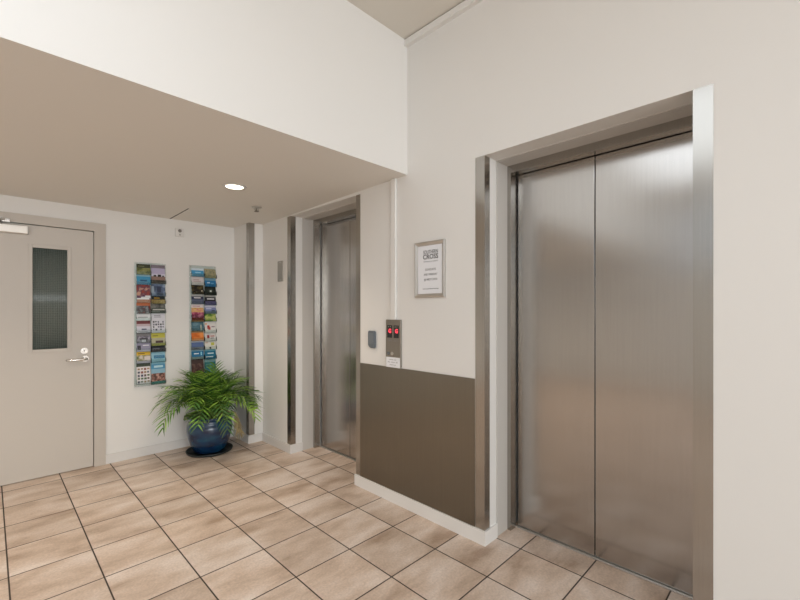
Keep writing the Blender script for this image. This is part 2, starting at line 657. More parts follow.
# ------------------------------------------------------------------ lift doorways
def lift(span, door_n, trim_n, trim_n2, lab_door, lab_jamb, lab_frame, seam, flaps):
    y0, y1 = span
    # painted lining inside the opening
    struct('trim_%d' % trim_n, lab_jamb, 'door lining', M['jamb'],
           (2.02, 2.14, y1 - .005, y1, 0, ZO), (2.02, 2.14, y0, y0 + .005, 0, ZO), (2.02, 2.14, y0 + .005, y1 - .005, ZO - .004, ZO))
    # steel frame behind it
    j = .028
    o = struct('trim_%d' % trim_n2, lab_frame, 'door frame', M['steel'],
               (2.14, 2.20, y1 - j, y1, 0, ZO), (2.14, 2.20, y0, y0 + j, 0, ZO), (2.14, 2.20, y0 + j, y1 - j, 2.147, ZO))
    d = thing('door_%d' % door_n, lab_door, 'lift door', (2.23, (y0 + y1) / 2, 0), None, 'structure')
    a = [y0 + .012] + seam + [y1 - .034]
    for k in range(len(a) - 1):
        bm = bmesh.new()
        off = flaps[k]
        add_box(bm, 2.212 + off, 2.237 + off, a[k] + .002, a[k + 1] - .002, 0.008, 2.17, bev=.003)
        obj('door_leaf', bm, M['steel_door'], d)
    box_obj('track', M['dark'], d, (2.21, 2.29, y0 + .01, y1 - .01, 2.172, ZO - .002))
    box_obj('gap_shade', M['dark'], d, (2.285, 2.295, y0, y1, 0.0, 2.172))  # black sheet put in for the shade behind the leaf gaps
    bm = bmesh.new()
    add_box(bm, 2.196, 2.28, y0 + j, y1 - j, 0.0005, 0.006)
    for k in range(3):
        add_box(bm, 2.2 + k * .004, 2.2015 + k * .004, y0 + j, y1 - j, .006, .0068)
    obj('sill', bm, M['alu'], d)
    return d


lift(L1, 1, 2, 3, 'wide two-leaf brushed steel lift door nearest, at right of photo',
     'pale grey painted lining inside the near lift opening', 'steel frame around the near lift door leaves', [-3.338], [0, 0])
lift(L2, 2, 4, 5, 'brushed steel lift door farther away, under the lowered ceiling',
     'pale grey painted lining inside the far lift opening', 'steel frame around the far lift door leaves', [-1.238], [0, 0])


# ------------------------------------------------------------------ greige door in the back wall
struct('trim_6', 'greige frame around the door at the left edge', 'door frame', M['frame_paint'],
       (.560, .640, YB - .014, YB + .10, 0, 2.062), (-.455, -.375, YB - .014, YB + .10, 0, 2.062), (-.375, .560, YB - .014, YB + .10, 1.992, 2.062))
dr = thing('door_3', 'greige door with narrow wired glass panel and lever handle', 'door', (.09, YB + .03, 0), None, 'structure')
GX0, GX1, GZ0, GZ1 = .168, .388, 1.010, 1.818
D0, D1 = YB + .004, YB + .044
bm = bmesh.new()
for b in ((-.370, GX0, D0, D1, .006, 1.986), (GX1, .5545, D0, D1, .006, 1.986), (GX0, GX1, D0, D1, .006, GZ0), (GX0, GX1, D0, D1, GZ1, 1.986)):
    add_box(bm, *b)
leaf = obj('door_leaf', bm, M['door_paint'], dr)
bm = bmesh.new()
w = .022
for b in ((GX0 - w, GX0 + .004, GZ0 - w, GZ1 + w), (GX1 - .004, GX1 + w, GZ0 - w, GZ1 + w), (GX0 + .004, GX1 - .004, GZ0 - w, GZ0 + .004), (GX0 + .004, GX1 - .004, GZ1 - .004, GZ1 + w)):
    add_box(bm, b[0], b[1], D0 - .006, D0 + .012, b[2], b[3], bev=.002)
obj('glazing_bead', bm, M['door_paint'], dr)
bm = bmesh.new()
nr = 26
prof = []
for k in range(nr * 6 + 1):
    x = GX0 + (GX1 - GX0) * k / (nr * 6)
    prof.append((x, D0 + .014 - .0016 * abs(math.sin(PI * k / 6))))
A = [bm.verts.new((x, y, GZ0)) for x, y in prof]
B = [bm.verts.new((x, y, GZ1)) for x, y in prof]
A2 = [bm.verts.new((x, D0 + .020, GZ0)) for x, y in prof]
B2 = [bm.verts.new((x, D0 + .020, GZ1)) for x, y in prof]
for k in range(len(prof) - 1):
    f = bm.faces.new((A[k], A[k + 1], B[k + 1], B[k])); f.smooth = True
    bm.faces.new((A2[k + 1], A2[k], B2[k], B2[k + 1]))
    bm.faces.new((A[k], A2[k], A2[k + 1], A[k + 1]))
    bm.faces.new((B[k], B[k + 1], B2[k + 1], B2[k]))
bm.faces.new((A[0], B[0], B2[0], A2[0]))
bm.faces.new((A[-1], A2[-1], B2[-1], B[-1]))
obj('glass_pane', bm, M['glass'], dr)
# lever handle and lock
hz, hx = .918, .500
bm = bmesh.new()
add_cyl(bm, (hx, D0, hz), (hx, D0 - .009, hz), .027, .025, 28)
add_cyl(bm, (hx, D0 - .009, hz), (hx, D0 - .045, hz), .011, .011, 16)
h = obj('door_handle', bm, M['chrome'], dr)
bm = bmesh.new()
add_tube(bm, [(hx + .012, D0 - .048, hz), (hx - .02, D0 - .05, hz), (hx - .07, D0 - .05, hz - .002), (hx - .115, D0 - .048, hz - .002), (hx - .122, D0 - .036, hz - .002)], [.011, .0115, .0105, .010, .009], 14)
obj('lever', bm, M['chrome'], h)
bm = bmesh.new()
add_cyl(bm, (hx - .006, D0, .985), (hx - .006, D0 - .009, .985), .027, .025, 28)
add_cyl(bm, (hx - .006, D0 - .009, .985), (hx - .006, D0 - .016, .985), .015, .014, 20)
lk = obj('lock_cylinder', bm, M['chrome'], dr)
box_obj('keyhole', M['dark'], lk, (hx - .0085, hx - .0035, D0 - .0167, D0 - .0158, .979, .991))
# closer: silver box, arm
bm = bmesh.new()
add_box(bm, -.12, .143, D0 - .052, D0, 1.907, 1.968, bev=.006)
c = obj('door_closer', bm, M['closer'], dr)
box_obj('end_cap', M['alu'], c, (.137, .1455, D0 - .050, D0 - .002, 1.909, 1.966), bev=.002)
bm = bmesh.new()
add_cyl(bm, (-.015, D0 - .026, 1.968), (-.015, D0 - .026, 1.985), .012, .012, 16)
add_box(bm, -.03, .045, D0 - .040, D0 - .018, 1.985, 1.996, bev=.002)
add_box(bm, -.03, .0, D0 - .20, D0 - .02, 1.987, 1.994, bev=.002)
obj('closer_arm', bm, M['steel_plain'], c)
bm = bmesh.new()
add_box(bm, .015, .046, D0 - .043, D0 - .015, 1.996, 2.012, bev=.003)
obj('arm_knuckle', bm, M['chrome'], c)

# dim passage behind that door
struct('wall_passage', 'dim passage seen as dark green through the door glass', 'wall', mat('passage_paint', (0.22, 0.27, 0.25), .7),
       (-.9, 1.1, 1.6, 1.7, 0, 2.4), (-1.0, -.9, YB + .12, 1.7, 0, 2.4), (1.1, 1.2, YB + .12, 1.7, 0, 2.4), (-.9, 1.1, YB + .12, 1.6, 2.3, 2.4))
area_light('passage_fill', (0, .95, 2.28), (0, 0, 0), .5, .5, 24.0, (.95, 1.0, .98))  # added fill, brightens what shows through the door glass


# ================================================================== FIXTURES ON THE LIFT WALL
def corner_guard(label, front, side, z0, z1):
    bm = bmesh.new()
    add_box(bm, *front, z0, z1)
    add_box(bm, *side, z0, z1)
    bmesh.ops.remove_doubles(bm, verts=bm.verts[:], dist=1e-6)
    o = obj('corner_guard', bm, M['steel'])
    tag(o, label, 'corner guard', 'steel corner guards on the wall corners')
    return o


t = .003
corner_guard('tall steel corner guard right of the near lift, the brightest', (XW - t, XW, L1[0] - .062, L1[0] + t), (XW, XW + .05, L1[0], L1[0] + t), 0.001, ZO - .001)
corner_guard('tall steel corner guard between the framed sign and the near lift', (XW - t, XW, L1[1] - t, L1[1] + .058), (XW, XW + .05, L1[1] - t, L1[1]), SH + .001, ZO - .001)
corner_guard('steel corner guard right of the far lift, beside the grey fob reader', (XW - t, XW, L2[0] - .045, L2[0] + t), (XW, XW + .05, L2[0], L2[0] + t), SH + .001, ZO - .001)
corner_guard('steel corner guard left of the far lift, beside a small steel plate', (XW - t, XW, L2[1] - t, L2[1] + .055), (XW, XW + .05, L2[1] - t, L2[1]), SH + .001, ZO - .001)
corner_guard('steel corner guard on the pier right behind the palm', (1.756 - t, 1.756, -.21 - t, -.155), (1.756, 1.811, -.21 - t, -.21), SH + .001, zs(-.21) - .001)

bm = bmesh.new()
add_box(bm, XW - .006, XW - .001, L1[1] + .060, L2[0] - .047, SH + .001, .930, bev=.0012, seg=1)
tag(obj('wall_panel', bm, M['steel_panel']), 'dark brushed steel wainscot panel on the wall between the lifts', 'wall panel', kind='thing')

# framed sign
SY0, SY1, SZ0, SZ1 = -2.578, -2.328, 1.403, 1.758
sg = thing('framed_sign', 'white printed notice in a silver snap frame between the lifts', 'sign', (XW, (SY0 + SY1) / 2, SZ0))
bm = bmesh.new()
fw, fd = .024, .016
xo, xi = XW - fd, XW
# mitred frame with a sloped face
outer = [(SY0, SZ0), (SY1, SZ0), (SY1, SZ1), (SY0, SZ1)]
inner = [(SY0 + fw, SZ0 + fw), (SY1 - fw, SZ0 + fw), (SY1 - fw, SZ1 - fw), (SY0 + fw, SZ1 - fw)]
mid = [(SY0 + fw * .35, SZ0 + fw * .35), (SY1 - fw * .35, SZ0 + fw * .35), (SY1 - fw * .35, SZ1 - fw * .35), (SY0 + fw * .35, SZ1 - fw * .35)]
R0 = [bm.verts.new((XW, y, z)) for y, z in outer]
R1 = [bm.verts.new((XW - fd * .8, y, z)) for y, z in outer]
R2 = [bm.verts.new((XW - fd, y, z)) for y, z in mid]
R3 = [bm.verts.new((XW - fd * .55, y, z)) for y, z in inner]
R4 = [bm.verts.new((XW, y, z)) for y, z in inner]
for a, b in ((R0, R1), (R1, R2), (R2, R3), (R3, R4)):
    for k in range(4):
        bm.faces.new((a[k], a[(k + 1) % 4], b[(k + 1) % 4], b[k]))
obj('frame', bm, M['alu'], sg, recalc=True)
box_obj('poster', M['paper'], sg, (XW - .006, XW - .001, SY0 + fw + .001, SY1 - fw - .001, SZ0 + fw + .001, SZ1 - fw - .001))
sc = (SY0 + SY1) / 2 - .006
pl = lambda cy, cz: (lambda x, y, z: (XW - .0066 - z, cy - x, cz + y))
text_obj('lettering', 'SOUTHERN', .034, M['ink'], sg, pl(sc, 1.690), 0, .120)
text_obj('lettering', 'CROSS', .042, M['ink'], sg, pl(sc, 1.660), .0006, .124)
text_obj('lettering', 'community of support', .011, M['grey_ink'], sg, pl(sc, 1.632), 0, .118)
text_obj('lettering', 'SUNDAYS', .019, M['grey_ink'], sg, pl(sc, 1.580), .0002, .088)
text_obj('lettering', 'AND WEEKDAY', .019, M['grey_ink'], sg, pl(sc, 1.549), .0002, .112)
text_obj('lettering', '@ MIDTOWN', .019, M['grey_ink'], sg, pl(sc, 1.517), .0002, .108)
text_obj('lettering', 'www.southerncross', .011, M['grey_ink'], sg, pl(sc, 1.459), .0002, .130)

# call panel
PY0, PY1, PZ0, PZ1 = -2.199, -2.053, .934, 1.258
cp = thing('lift_call_panel', 'steel lift call panel with two red digits above the wainscot', 'call panel', (XW, (PY0 + PY1) / 2, PZ0))
PF = XW - .012
bm = bmesh.new()
add_box(bm, PF, XW, PY0, PY1, PZ0, PZ1, bev=.002)
obj('face_plate', bm, M['steel_mid'], cp)
for yc in (-2.093, -2.158):
    d = box_obj('display', M['black'], cp, (PF - .002, PF + .001, yc - .024, yc + .024, 1.133, 1.219), bev=.0006)
    text_obj('red_digit', 'G', .038, M['red'], d, (lambda cy: (lambda x, y, z: (PF - .0025 - z, cy - x, 1.179 + y)))(yc - .004), .0018)
    bm = bmesh.new()
    for s in (-1, 1):
        add_cyl(bm, (PF - .0026, yc + s * .009, 1.209), (PF - .0018, yc + s * .009, 1.209), .003, .003, 10)
    obj('indicator_dot', bm, mat('pale_dot', (.55, .6, .5), .5), d)
text_obj('engraving', 'LIFT 1   LIFT 2', .012, M['grey_ink'], cp, lambda x, y, z: (PF - .0003 - z, -2.126 - x, 1.112 + y), 0, .10, .0002)
for yc, mm in ((-2.082, M['fob']), (-2.118, M['steel_plain'])):
    bm = bmesh.new()
    add_cyl(bm, (PF, yc, 1.025), (PF - .005, yc, 1.025), .012, .011, 24)
    obj('call_button', bm, mm, cp)
bm = bmesh.new()
add_box(bm, PF - .0015, PF - .0003, -2.194, -2.058, .930, 1.000)
pn = tag(obj('paper_notice', bm, M['paper']), 'small white paper notice taped to bottom of lift call panel', 'notice')
for k, (s, wd) in enumerate((('please use', .07), ('the other lift', .10), ('thank you', .06))):
    text_obj('lettering', s, .013, M['grey_ink'], pn, (lambda cz: (lambda x, y, z: (PF - .0017 - z, -2.124 - x, cz + y)))(.984 - k * .018), 0, wd, .0002)

# key fob reader
bm = bmesh.new()
add_prism(bm, [(-1.857, 1.174), (-1.857, 1.068), (-1.878, 1.050), (-1.930, 1.050), (-1.930, 1.174)], 0, XW - .022, XW)
bmesh.ops.bevel(bm, geom=bm.edges[:], offset=.006, segments=3, affect='EDGES')
fr = thing('fob_reader', 'dark grey access fob reader on white wall left of call panel', 'card reader', (XW, -1.893, 1.05))
obj('reader_body', bm, M['fob'], fr)
box_obj('reader_insert', mat('blue_grey_plastic', (0.17, 0.19, 0.21), .35), fr, (XW - .0235, XW - .021, -1.918, -1.872, 1.078, 1.160), bev=.001)
bm = bmesh.new()
add_cyl(bm, (XW - .0235, -1.894, 1.166), (XW - .0215, -1.894, 1.166), .003, .003, 10)
obj('status_light', bm, mat('dim_led', (.1, .16, .1), .3), fr)

fr.location.y -= .012

# cable cover above the call panel
bm = bmesh.new()
add_box(bm, XW - .016, XW, -2.150, -2.106, PZ1 + .001, zs(-2.13) - .001, bev=.003)
tag(obj('cable_cover', bm, M['wall']), 'white vertical cable cover running up from the lift call panel', 'cable cover')

# small steel plate left of far lift
ip = thing('lift_indicator_plate', 'small blank steel plate on the wall left of the far lift', 'wall plate', (XW, -.573, 1.596))
bm = bmesh.new()
add_box(bm, XW - .006, XW, -.624, -.523, 1.597, 1.794, bev=.0015)
obj('plate', bm, M['steel_mid'], ip)
for z in (1.612, 1.779):
    bm = bmesh.new()
    add_cyl(bm, (XW - .0075, -.573, z), (XW - .006, -.573, z), .0045, .0045, 12)
    obj('screw', bm, M['steel_plain'], ip)

# ================================================================== CEILING FIXTURES
dl = thing('downlight', 'glowing round recessed downlight in the lowered ceiling', 'downlight', (1.175, -1.228, zs(-1.228) - .001))
bm = bmesh.new()
add_lathe(bm, [(.060, -.001), (.066, -.006), (.080, -.004), (.082, -.0002), (.060, -.0002), (.060, -.001)], (1.175, -1.228, zs(-1.228) - .001), 40)
obj('trim_ring', bm, M['white_plastic'], dl, recalc=True)
bm = bmesh.new()
add_lathe(bm, [(0, -.0045), (.030, -.0042), (.060, -.0025), (.060, -.0005), (0, -.0005)], (1.175, -1.228, zs(-1.228) - .001), 36)
obj('lens', bm, M['lamp'], dl, recalc=True)


def downlight_beam(x, y, power):
    ld = bpy.data.lights.new('downlight_beam', 'SPOT')
    ld.energy = power
    ld.color = (1.0, .86, .68)
    ld.spot_size = math.radians(125)
    ld.spot_blend = .8
    ld.shadow_soft_size = .05
    lo = bpy.data.objects.new('downlight_beam', ld)
    COL.objects.link(lo)
    lo.location = (x, y, zs(y) - .013)
    return lo


downlight_beam(1.175, -1.228, 44)
for _x in (-0.6, -2.4):            # assumed unseen rest of the row, added to brighten the lobby
    downlight_beam(_x, -1.228, 46)

c = (1.545, -.808, zs(-.808) - .0005)
sp = thing('fire_sprinkler', 'small metal fire sprinkler head hanging from the lowered ceiling', 'sprinkler', c)
bm = bmesh.new()
add_lathe(bm, [(.0, -.0003), (.042, -.0005), (.040, -.007), (.018, -.011), (.0, -.011)], c, 28)
obj('escutcheon', bm, M['alu'], sp, recalc=True)
bm = bmesh.new()
for s in (-1, 1):
    add_tube(bm, [(c[0] + s * .012, c[1], c[2] - .011), (c[0] + s * .016, c[1], c[2] - .022), (c[0] + s * .005, c[1], c[2] - .036)], [.003] * 3, 8)
add_cyl(bm, (c[0], c[1], c[2] - .011), (c[0], c[1], c[2] - .034), .004, .004, 10)
obj('frame_arms', bm, M['dark_metal'], sp)
bm = bmesh.new()
add_cyl(bm, (c[0], c[1], c[2] - .037), (c[0], c[1], c[2] - .039), .022, .020, 20)
obj('deflector', bm, M['dark_metal'], sp)

HX, HY = 1.136, -.372
ap = thing('access_panel', 'flush ceiling access panel showing one dark edge above the back wall', 'access panel', (.90, -.12, ZS))
for nm, xa, xb, mm in (('hatch_lid', .68, HX, M['soffit']), ('edge_gap', HX + .002, HX + .011, M['dark'])):
    bm = bmesh.new()
    ya, yb = HY, YB - .001
    add_prism(bm, [(ya, zs(ya) - .0016), (yb, zs(yb) - .0016), (yb, zs(yb) - .0003), (ya, zs(ya) - .0003)], 0, xa, xb)
    obj(nm, bm, mm, ap)

al = thing('alarm_sensor', 'small square white sensor high on the back wall left of racks', 'sensor', (1.224, YB, 2.028))
bm = bmesh.new()
add_box(bm, 1.183, 1.265, YB - .02, YB, 2.028, 2.108, bev=.006)
obj('housing', bm, M['white_plastic'], al)
bm = bmesh.new()
add_cyl(bm, (1.224, YB - .020, 2.085), (1.224, YB - .024, 2.085), .016, .012, 20)
obj('sensor_eye', bm, mat('grey_eye', (.22, .2, .18), .4), al)
bm = bmesh.new()
add_cyl(bm, (1.224, YB - .0205, 2.046), (1.224, YB - .0225, 2.046), .007, .006, 14)
obj('indicator', bm, mat('grey_indicator', (.3, .28, .24), .4), al)


# ================================================================== BROCHURE RACKS
def rack(label, x0, x1, xm, z0, z1, rows):
    rk = thing('brochure_rack', label, 'brochure rack', ((x0 + x1) / 2, YB, z0), 'clear brochure racks on the back wall')
    box_obj('back_panel', M['acrylic'], rk, (x0, x1, YB - .008, YB - .004, z0, z1), bev=.001)
    for x in (x0 + .012, x1 - .012):
        for z in (z0 + .012, z1 - .012):
            bm = bmesh.new()
            add_cyl(bm, (x, YB, z), (x, YB - .010, z), .007, .007, 12)
            obj('mounting_bolt', bm, M['steel_plain'], rk)
    # one clear pocket for every leaflet: floor, front lip, two ends
    for (a, b), zrow in rows:
        for zz in zrow:
            bm = bmesh.new()
            a0, b0 = a - .0035, b + .0035
            add_box(bm, a0, b0, YB - .040, YB - .018, zz + .0005, zz + .0025)
            add_box(bm, a0, b0, YB - .042, YB - .040, zz + .0005, zz + .032)
            for e in (a0, b0 - .0015):
                add_prism(bm, [(YB - .040, zz + .0025), (YB - .018, zz + .0025), (YB - .018, zz + .05), (YB - .040, zz + .032)], 0, e, e + .0015)
            obj('pocket', bm, M['acrylic'], rk)
    return rk


INK = {}


def ink(c):
    if c not in INK:
        INK[c] = mat('printing_ink', tuple((v / 255) ** 2.2 for v in c), .4)
    return INK[c]


_ph = [0]


def pic(c1, c2, c3, scale=22, stretch=(1, 1, 1)):
    _ph[0] += 1
    f = lambda c: tuple((v / 255) ** 2.2 for v in c)
    return photo('cover_picture', f(c1), f(c2), f(c3), scale, _ph[0], stretch)


def brochure(x0, x1, z1, z0, label, group, bands, marks=()):
    """leaning leaflet: bands = (height share, material) from the top; marks = (u0, u1, v0, v1, material) printed blocks"""
    bm = bmesh.new()
    mats = []
    H = z1 - z0
    zt, zb = z1 + .010, z0 + .004
    yt, yb = YB - .0140, YB - .0330

    def P(u, v, d=0):          # u 0..1 left to right, v 0..1 downwards over the seen height
        z = z1 - v * H
        k = (zt - z) / (zt - zb)
        return Vector((x0 + u * (x1 - x0), yt + (yb - yt) * k - d, z))

    def slot(m):
        if m not in mats:
            mats.append(m)
        return mats.index(m)
    v = -(zt - z1) / H
    vend = (z1 - zb) / H
    tot = sum(b[0] for b in bands)
    acc = 0
    for i, (h, m) in enumerate(bands):
        acc += h / tot
        ve = vend if i == len(bands) - 1 else acc
        q = [P(0, ve), P(1, ve), P(1, v), P(0, v)]
        bq = [p + Vector((0, .003, 0)) for p in q]
        A = [bm.verts.new(p) for p in q]
        B = [bm.verts.new(p) for p in bq]
        s = slot(m)
        fs = [bm.faces.new(A), bm.faces.new(list(reversed(B)))]
        for a in range(4):
            fs.append(bm.faces.new((A[(a + 1) % 4], A[a], B[a], B[(a + 1) % 4])))
        for f in fs:
            f.material_index = s
        v = ve
    for (u0, u1, v0, v1, m) in marks:
        q = [P(u0, v1, .0005), P(u1, v1, .0005), P(u1, v0, .0005), P(u0, v0, .0005)]
        f = bm.faces.new([bm.verts.new(p) for p in q])
        f.material_index = slot(m)
    o = obj('brochure', bm, mats)
    return tag(o, label, 'brochure', group)


W = ink((222, 222, 226)); WW = ink((238, 238, 240)); K = ink((32, 30, 32)); NAVY = ink((40, 42, 62))


def lines(n, u0, u1, v0, v1, m, rnd):
    r = random.Random(rnd)
    out = []
    for k in range(n):
        c = v0 + (v1 - v0) * (k + .25) / n
        out.append((u0, u0 + (u1 - u0) * r.uniform(.6, 1), c, c + (v1 - v0) / n * .5, m))
    return out


def blocks(nx, ny, u0, u1, v0, v1, ms, rnd, keep=1.0):
    r = random.Random(rnd)
    out = []
    for i in range(nx):
        for j in range(ny):
            if r.random() > keep:
                continue
            a = u0 + (u1 - u0) * i / nx
            b = v0 + (v1 - v0) * j / ny
            out.append((a + .012, a + (u1 - u0) / nx * r.uniform(.6, .85), b + .01, b + (v1 - v0) / ny * r.uniform(.5, .8), r.choice(ms)))
    return out


LA, LB = (.866, .9745), (.9815, 1.0955)
RA, RB = (1.327, 1.440), (1.451, 1.558)
GL, GR = 'brochures in the left rack', 'brochures in the right rack'
rack('clear wall rack full of brochures nearer the door', .850, 1.104, .978, .634, 1.756,
     [(LA, [1.642, 1.551, 1.389, 1.289, 1.226, 1.118, 1.027, .946, .842, .656]), (LB, [1.566, 1.450, 1.381, 1.293, 1.113, .993, .938, .845, .642])])
rack('clear wall rack of brochures directly behind the palm', 1.313, 1.566, 1.445, .636, 1.766,
     [(RA, [1.651, 1.567, 1.478, 1.380, 1.247, 1.208, 1.119, 1.021, .932, .839, .656]), (RB, [1.643, 1.557, 1.472, 1.371, 1.286, 1.210, 1.095, 1.014, .929, .833, .656])])

# --- left rack, left column
brochure(*LA, 1.732, 1.642, 'olive green picture brochure at top left of left rack', GL, [(.28, ink((58, 62, 44))), (.72, pic((84, 92, 50), (128, 130, 74), (150, 150, 100)))], lines(1, .1, .8, .05, .2, ink((120, 124, 90)), 1))
brochure(*LA, 1.640, 1.551, 'bright sky blue brochure, second down left column of left rack', GL, [(.12, ink((150, 190, 205))), (.6, ink((66, 150, 190))), (.28, ink((50, 125, 165)))], [(.25, .75, .45, .62, ink((40, 92, 130)))])
brochure(*LA, 1.547, 1.389, 'red and purple crowd picture brochure with white swoosh', GL, [(.58, pic((150, 60, 50), (92, 50, 74), (196, 150, 130), 30)), (.22, pic((70, 50, 90), (100, 60, 80), (150, 110, 130))), (.20, ink((196, 130, 96)))], [(.0, .9, .72, .80, WW), (.3, 1.0, .64, .72, W), (.6, 1.0, .57, .64, W)])
brochure(*LA, 1.386, 1.289, 'orange topped brochure with dark red and grey picture', GL, [(.22, ink((196, 110, 70))), (.78, pic((110, 46, 40), (70, 66, 70), (130, 134, 140), 28))])
brochure(*LA, 1.285, 1.226, 'short plain white brochure with thin grey text line', GL, [(1, WW)], [(.1, .8, .35, .48, ink((150, 150, 156)))])
brochure(*LA, 1.222, 1.118, 'white and lilac brochure with maroon band across top', GL, [(.22, ink((120, 60, 62))), (.2, ink((190, 172, 180))), (.58, ink((212, 208, 220)))], [(.35, .7, .62, .75, ink((92, 92, 120)))] + lines(1, .1, .9, .82, .95, ink((160, 156, 170)), 5))
brochure(*LA, 1.108, 1.027, 'grey violet brochure with a dark car picture', GL, [(.2, ink((120, 118, 120))), (.8, pic((72, 70, 78), (110, 106, 118), (160, 156, 172), 26))], [(.2, .8, .45, .62, ink((60, 58, 66))), (.35, .65, .62, .9, ink((200, 200, 210)))])
brochure(*LA, 1.025, .946, 'lavender brochure with small dark figure at its left', GL, [(.75, ink((150, 146, 170))), (.25, ink((176, 172, 190)))], [(.05, .3, .25, .75, ink((52, 50, 62))), (.45, .9, .2, .3, WW)])
brochure(*LA, .944, .842, 'yellow headed brochure with green and white picture', GL, [(.26, ink((222, 180, 40))), (.5, pic((92, 110, 60), (160, 150, 110), (210, 200, 190), 30)), (.24, ink((176, 170, 186)))], [(.55, 1, .38, .7, ink((216, 206, 200)))] + lines(1, .1, .8, .05, .2, ink((120, 90, 20)), 8))
brochure(*LA, .838, .656, 'white brochure of small picture squares at bottom left of left rack', GL, [(.14, ink((46, 58, 38))), (.86, ink((224, 218, 218)))], blocks(4, 5, .06, .98, .2, .98, [ink((90, 60, 56)), ink((70, 90, 60)), ink((130, 70, 60)), ink((60, 62, 84)), ink((150, 120, 90))], 3))
# --- left rack, right column
brochure(*LB, 1.732, 1.566, 'pale violet sky brochure with dark silhouettes, top right of left rack', GL, [(.12, ink((120, 110, 120))), (.32, ink((176, 168, 196))), (.14, ink((206, 204, 220))), (.2, ink((140, 112, 100))), (.22, ink((62, 52, 44)))], [(.15, .35, .5, .6, K), (.45, .7, .47, .6, K), (.78, .9, .52, .6, K)])
brochure(*LB, 1.556, 1.450, 'slate blue brochure with dark shape, second right in left rack', GL, [(1, pic((66, 80, 104), (92, 110, 140), (140, 156, 180), 20))], [(.02, .2, .1, .7, ink((150, 165, 180))), (.4, .7, .15, .6, ink((52, 60, 84)))])
brochure(*LB, 1.448, 1.381, 'dark teal headed brochure with tan strip', GL, [(.4, ink((44, 50, 50))), (.6, pic((150, 120, 60), (180, 156, 96), (120, 110, 80), 30))], [(.2, .6, .1, .25, ink((180, 140, 40)))])
brochure(*LB, 1.376, 1.293, 'dark grey road picture brochure with white stripe', GL, [(.35, pic((70, 72, 66), (100, 100, 96), (130, 130, 124))), (.65, ink((78, 84, 78)))], [(.1, .95, .5, .62, ink((190, 190, 184))), (.0, .6, .72, .8, ink((150, 154, 150)))])
brochure(*LB, 1.289, 1.113, 'tall white brochure covered in small dark drawings', GL, [(1, ink((214, 214, 222)))], lines(2, .2, .8, .04, .2, ink((150, 150, 160)), 12) + blocks(5, 4, .1, .95, .36, .9, [K, ink((70, 70, 84)), ink((110, 110, 124))], 13, .75))
brochure(*LB, 1.104, .993, 'lime yellow headed brochure with a dark car below', GL, [(.32, ink((190, 184, 70))), (.45, ink((170, 166, 140))), (.23, ink((150, 150, 70)))], [(.3, .85, .55, .74, ink((70, 50, 46)))] + lines(1, .1, .7, .08, .22, ink((100, 96, 40)), 14))
brochure(*LB, .990, .938, 'short black brochure, third from bottom right in left rack', GL, [(1, ink((42, 44, 54)))], [(.1, .6, .3, .5, ink((90, 94, 104)))])
brochure(*LB, .936, .845, 'light blue brochure with one darker blue label band', GL, [(1, ink((140, 186, 204)))], [(.18, .95, .3, .62, ink((66, 130, 168))), (.25, .85, .4, .52, ink((170, 205, 218)))])
brochure(*LB, .841, .642, 'blue brochure with brown crowd picture, bottom right of left rack', GL, [(.08, ink((120, 176, 196))), (.22, ink((70, 140, 178))), (.2, ink((136, 176, 196))), (.36, pic((70, 44, 36), (130, 84, 70), (180, 140, 126), 45)), (.14, ink((60, 120, 112)))], [(.2, .85, .14, .24, ink((180, 214, 224)))])
# --- right rack, left column
brochure(*RA, 1.729, 1.651, 'blue brochure with white header, top left of right rack', GR, [(.16, ink((206, 220, 228))), (.44, ink((70, 150, 196))), (.4, ink((96, 150, 180)))], [(.3, .75, .35, .5, ink((150, 200, 224)))])
brochure(*RA, 1.649, 1.567, 'pinkish white brochure, second down left column of right rack', GR, [(1, ink((214, 204, 202)))], lines(2, .15, .85, .2, .6, ink((184, 160, 158)), 21))
brochure(*RA, 1.562, 1.478, 'near-black brochure with yellow specks in right rack', GR, [(1, pic((26, 22, 18), (48, 40, 28), (96, 84, 48), 40))], [(.78, .92, .5, .62, ink((220, 210, 180)))])
brochure(*RA, 1.473, 1.380, 'slate brochure with navy header and white title', GR, [(.14, ink((176, 176, 174))), (.32, ink((52, 56, 80))), (.54, ink((96, 104, 128)))], [(.2, .75, .24, .34, WW)])
brochure(*RA, 1.375, 1.247, 'white, gold and magenta flower picture brochure', GR, [(.2, ink((226, 216, 216))), (.35, pic((190, 140, 60), (216, 176, 120), (200, 110, 110), 34)), (.45, pic((110, 34, 66), (150, 60, 90), (196, 120, 140), 34))], lines(1, .1, .8, .04, .14, ink((180, 100, 110)), 24))
brochure(*RA, 1.245, 1.208, 'narrow dark red and mustard strip of a hidden brochure', GR, [(.6, ink((112, 52, 44))), (.4, ink((150, 116, 60)))])
brochure(*RA, 1.205, 1.119, 'grey teal brochure with pale standing figure', GR, [(1, pic((66, 98, 112), (82, 116, 130), (104, 132, 142), 16))], [(.72, .82, .3, .9, ink((190, 190, 170)))] + lines(2, .1, .6, .12, .4, ink((120, 156, 166)), 26))
brochure(*RA, 1.114, 1.021, 'bright orange brochure, only orange one in right rack', GR, [(.12, ink((140, 120, 90))), (.7, pic((196, 98, 36), (220, 122, 52), (232, 146, 80), 18)), (.18, ink((216, 150, 104)))])
brochure(*RA, 1.016, .932, 'slate blue brochure with grey lower third below orange one', GR, [(.1, ink((190, 190, 196))), (.55, ink((84, 104, 146))), (.35, ink((120, 124, 134)))], lines(1, .15, .85, .7, .9, ink((80, 80, 90)), 28))
brochure(*RA, .930, .839, 'deep blue brochure with white title beside teal one', GR, [(.1, ink((150, 190, 206))), (.62, ink((30, 108, 150))), (.28, ink((122, 138, 136)))], [(.2, .6, .32, .42, WW), (.75, .85, .2, .55, ink((150, 210, 230)))])
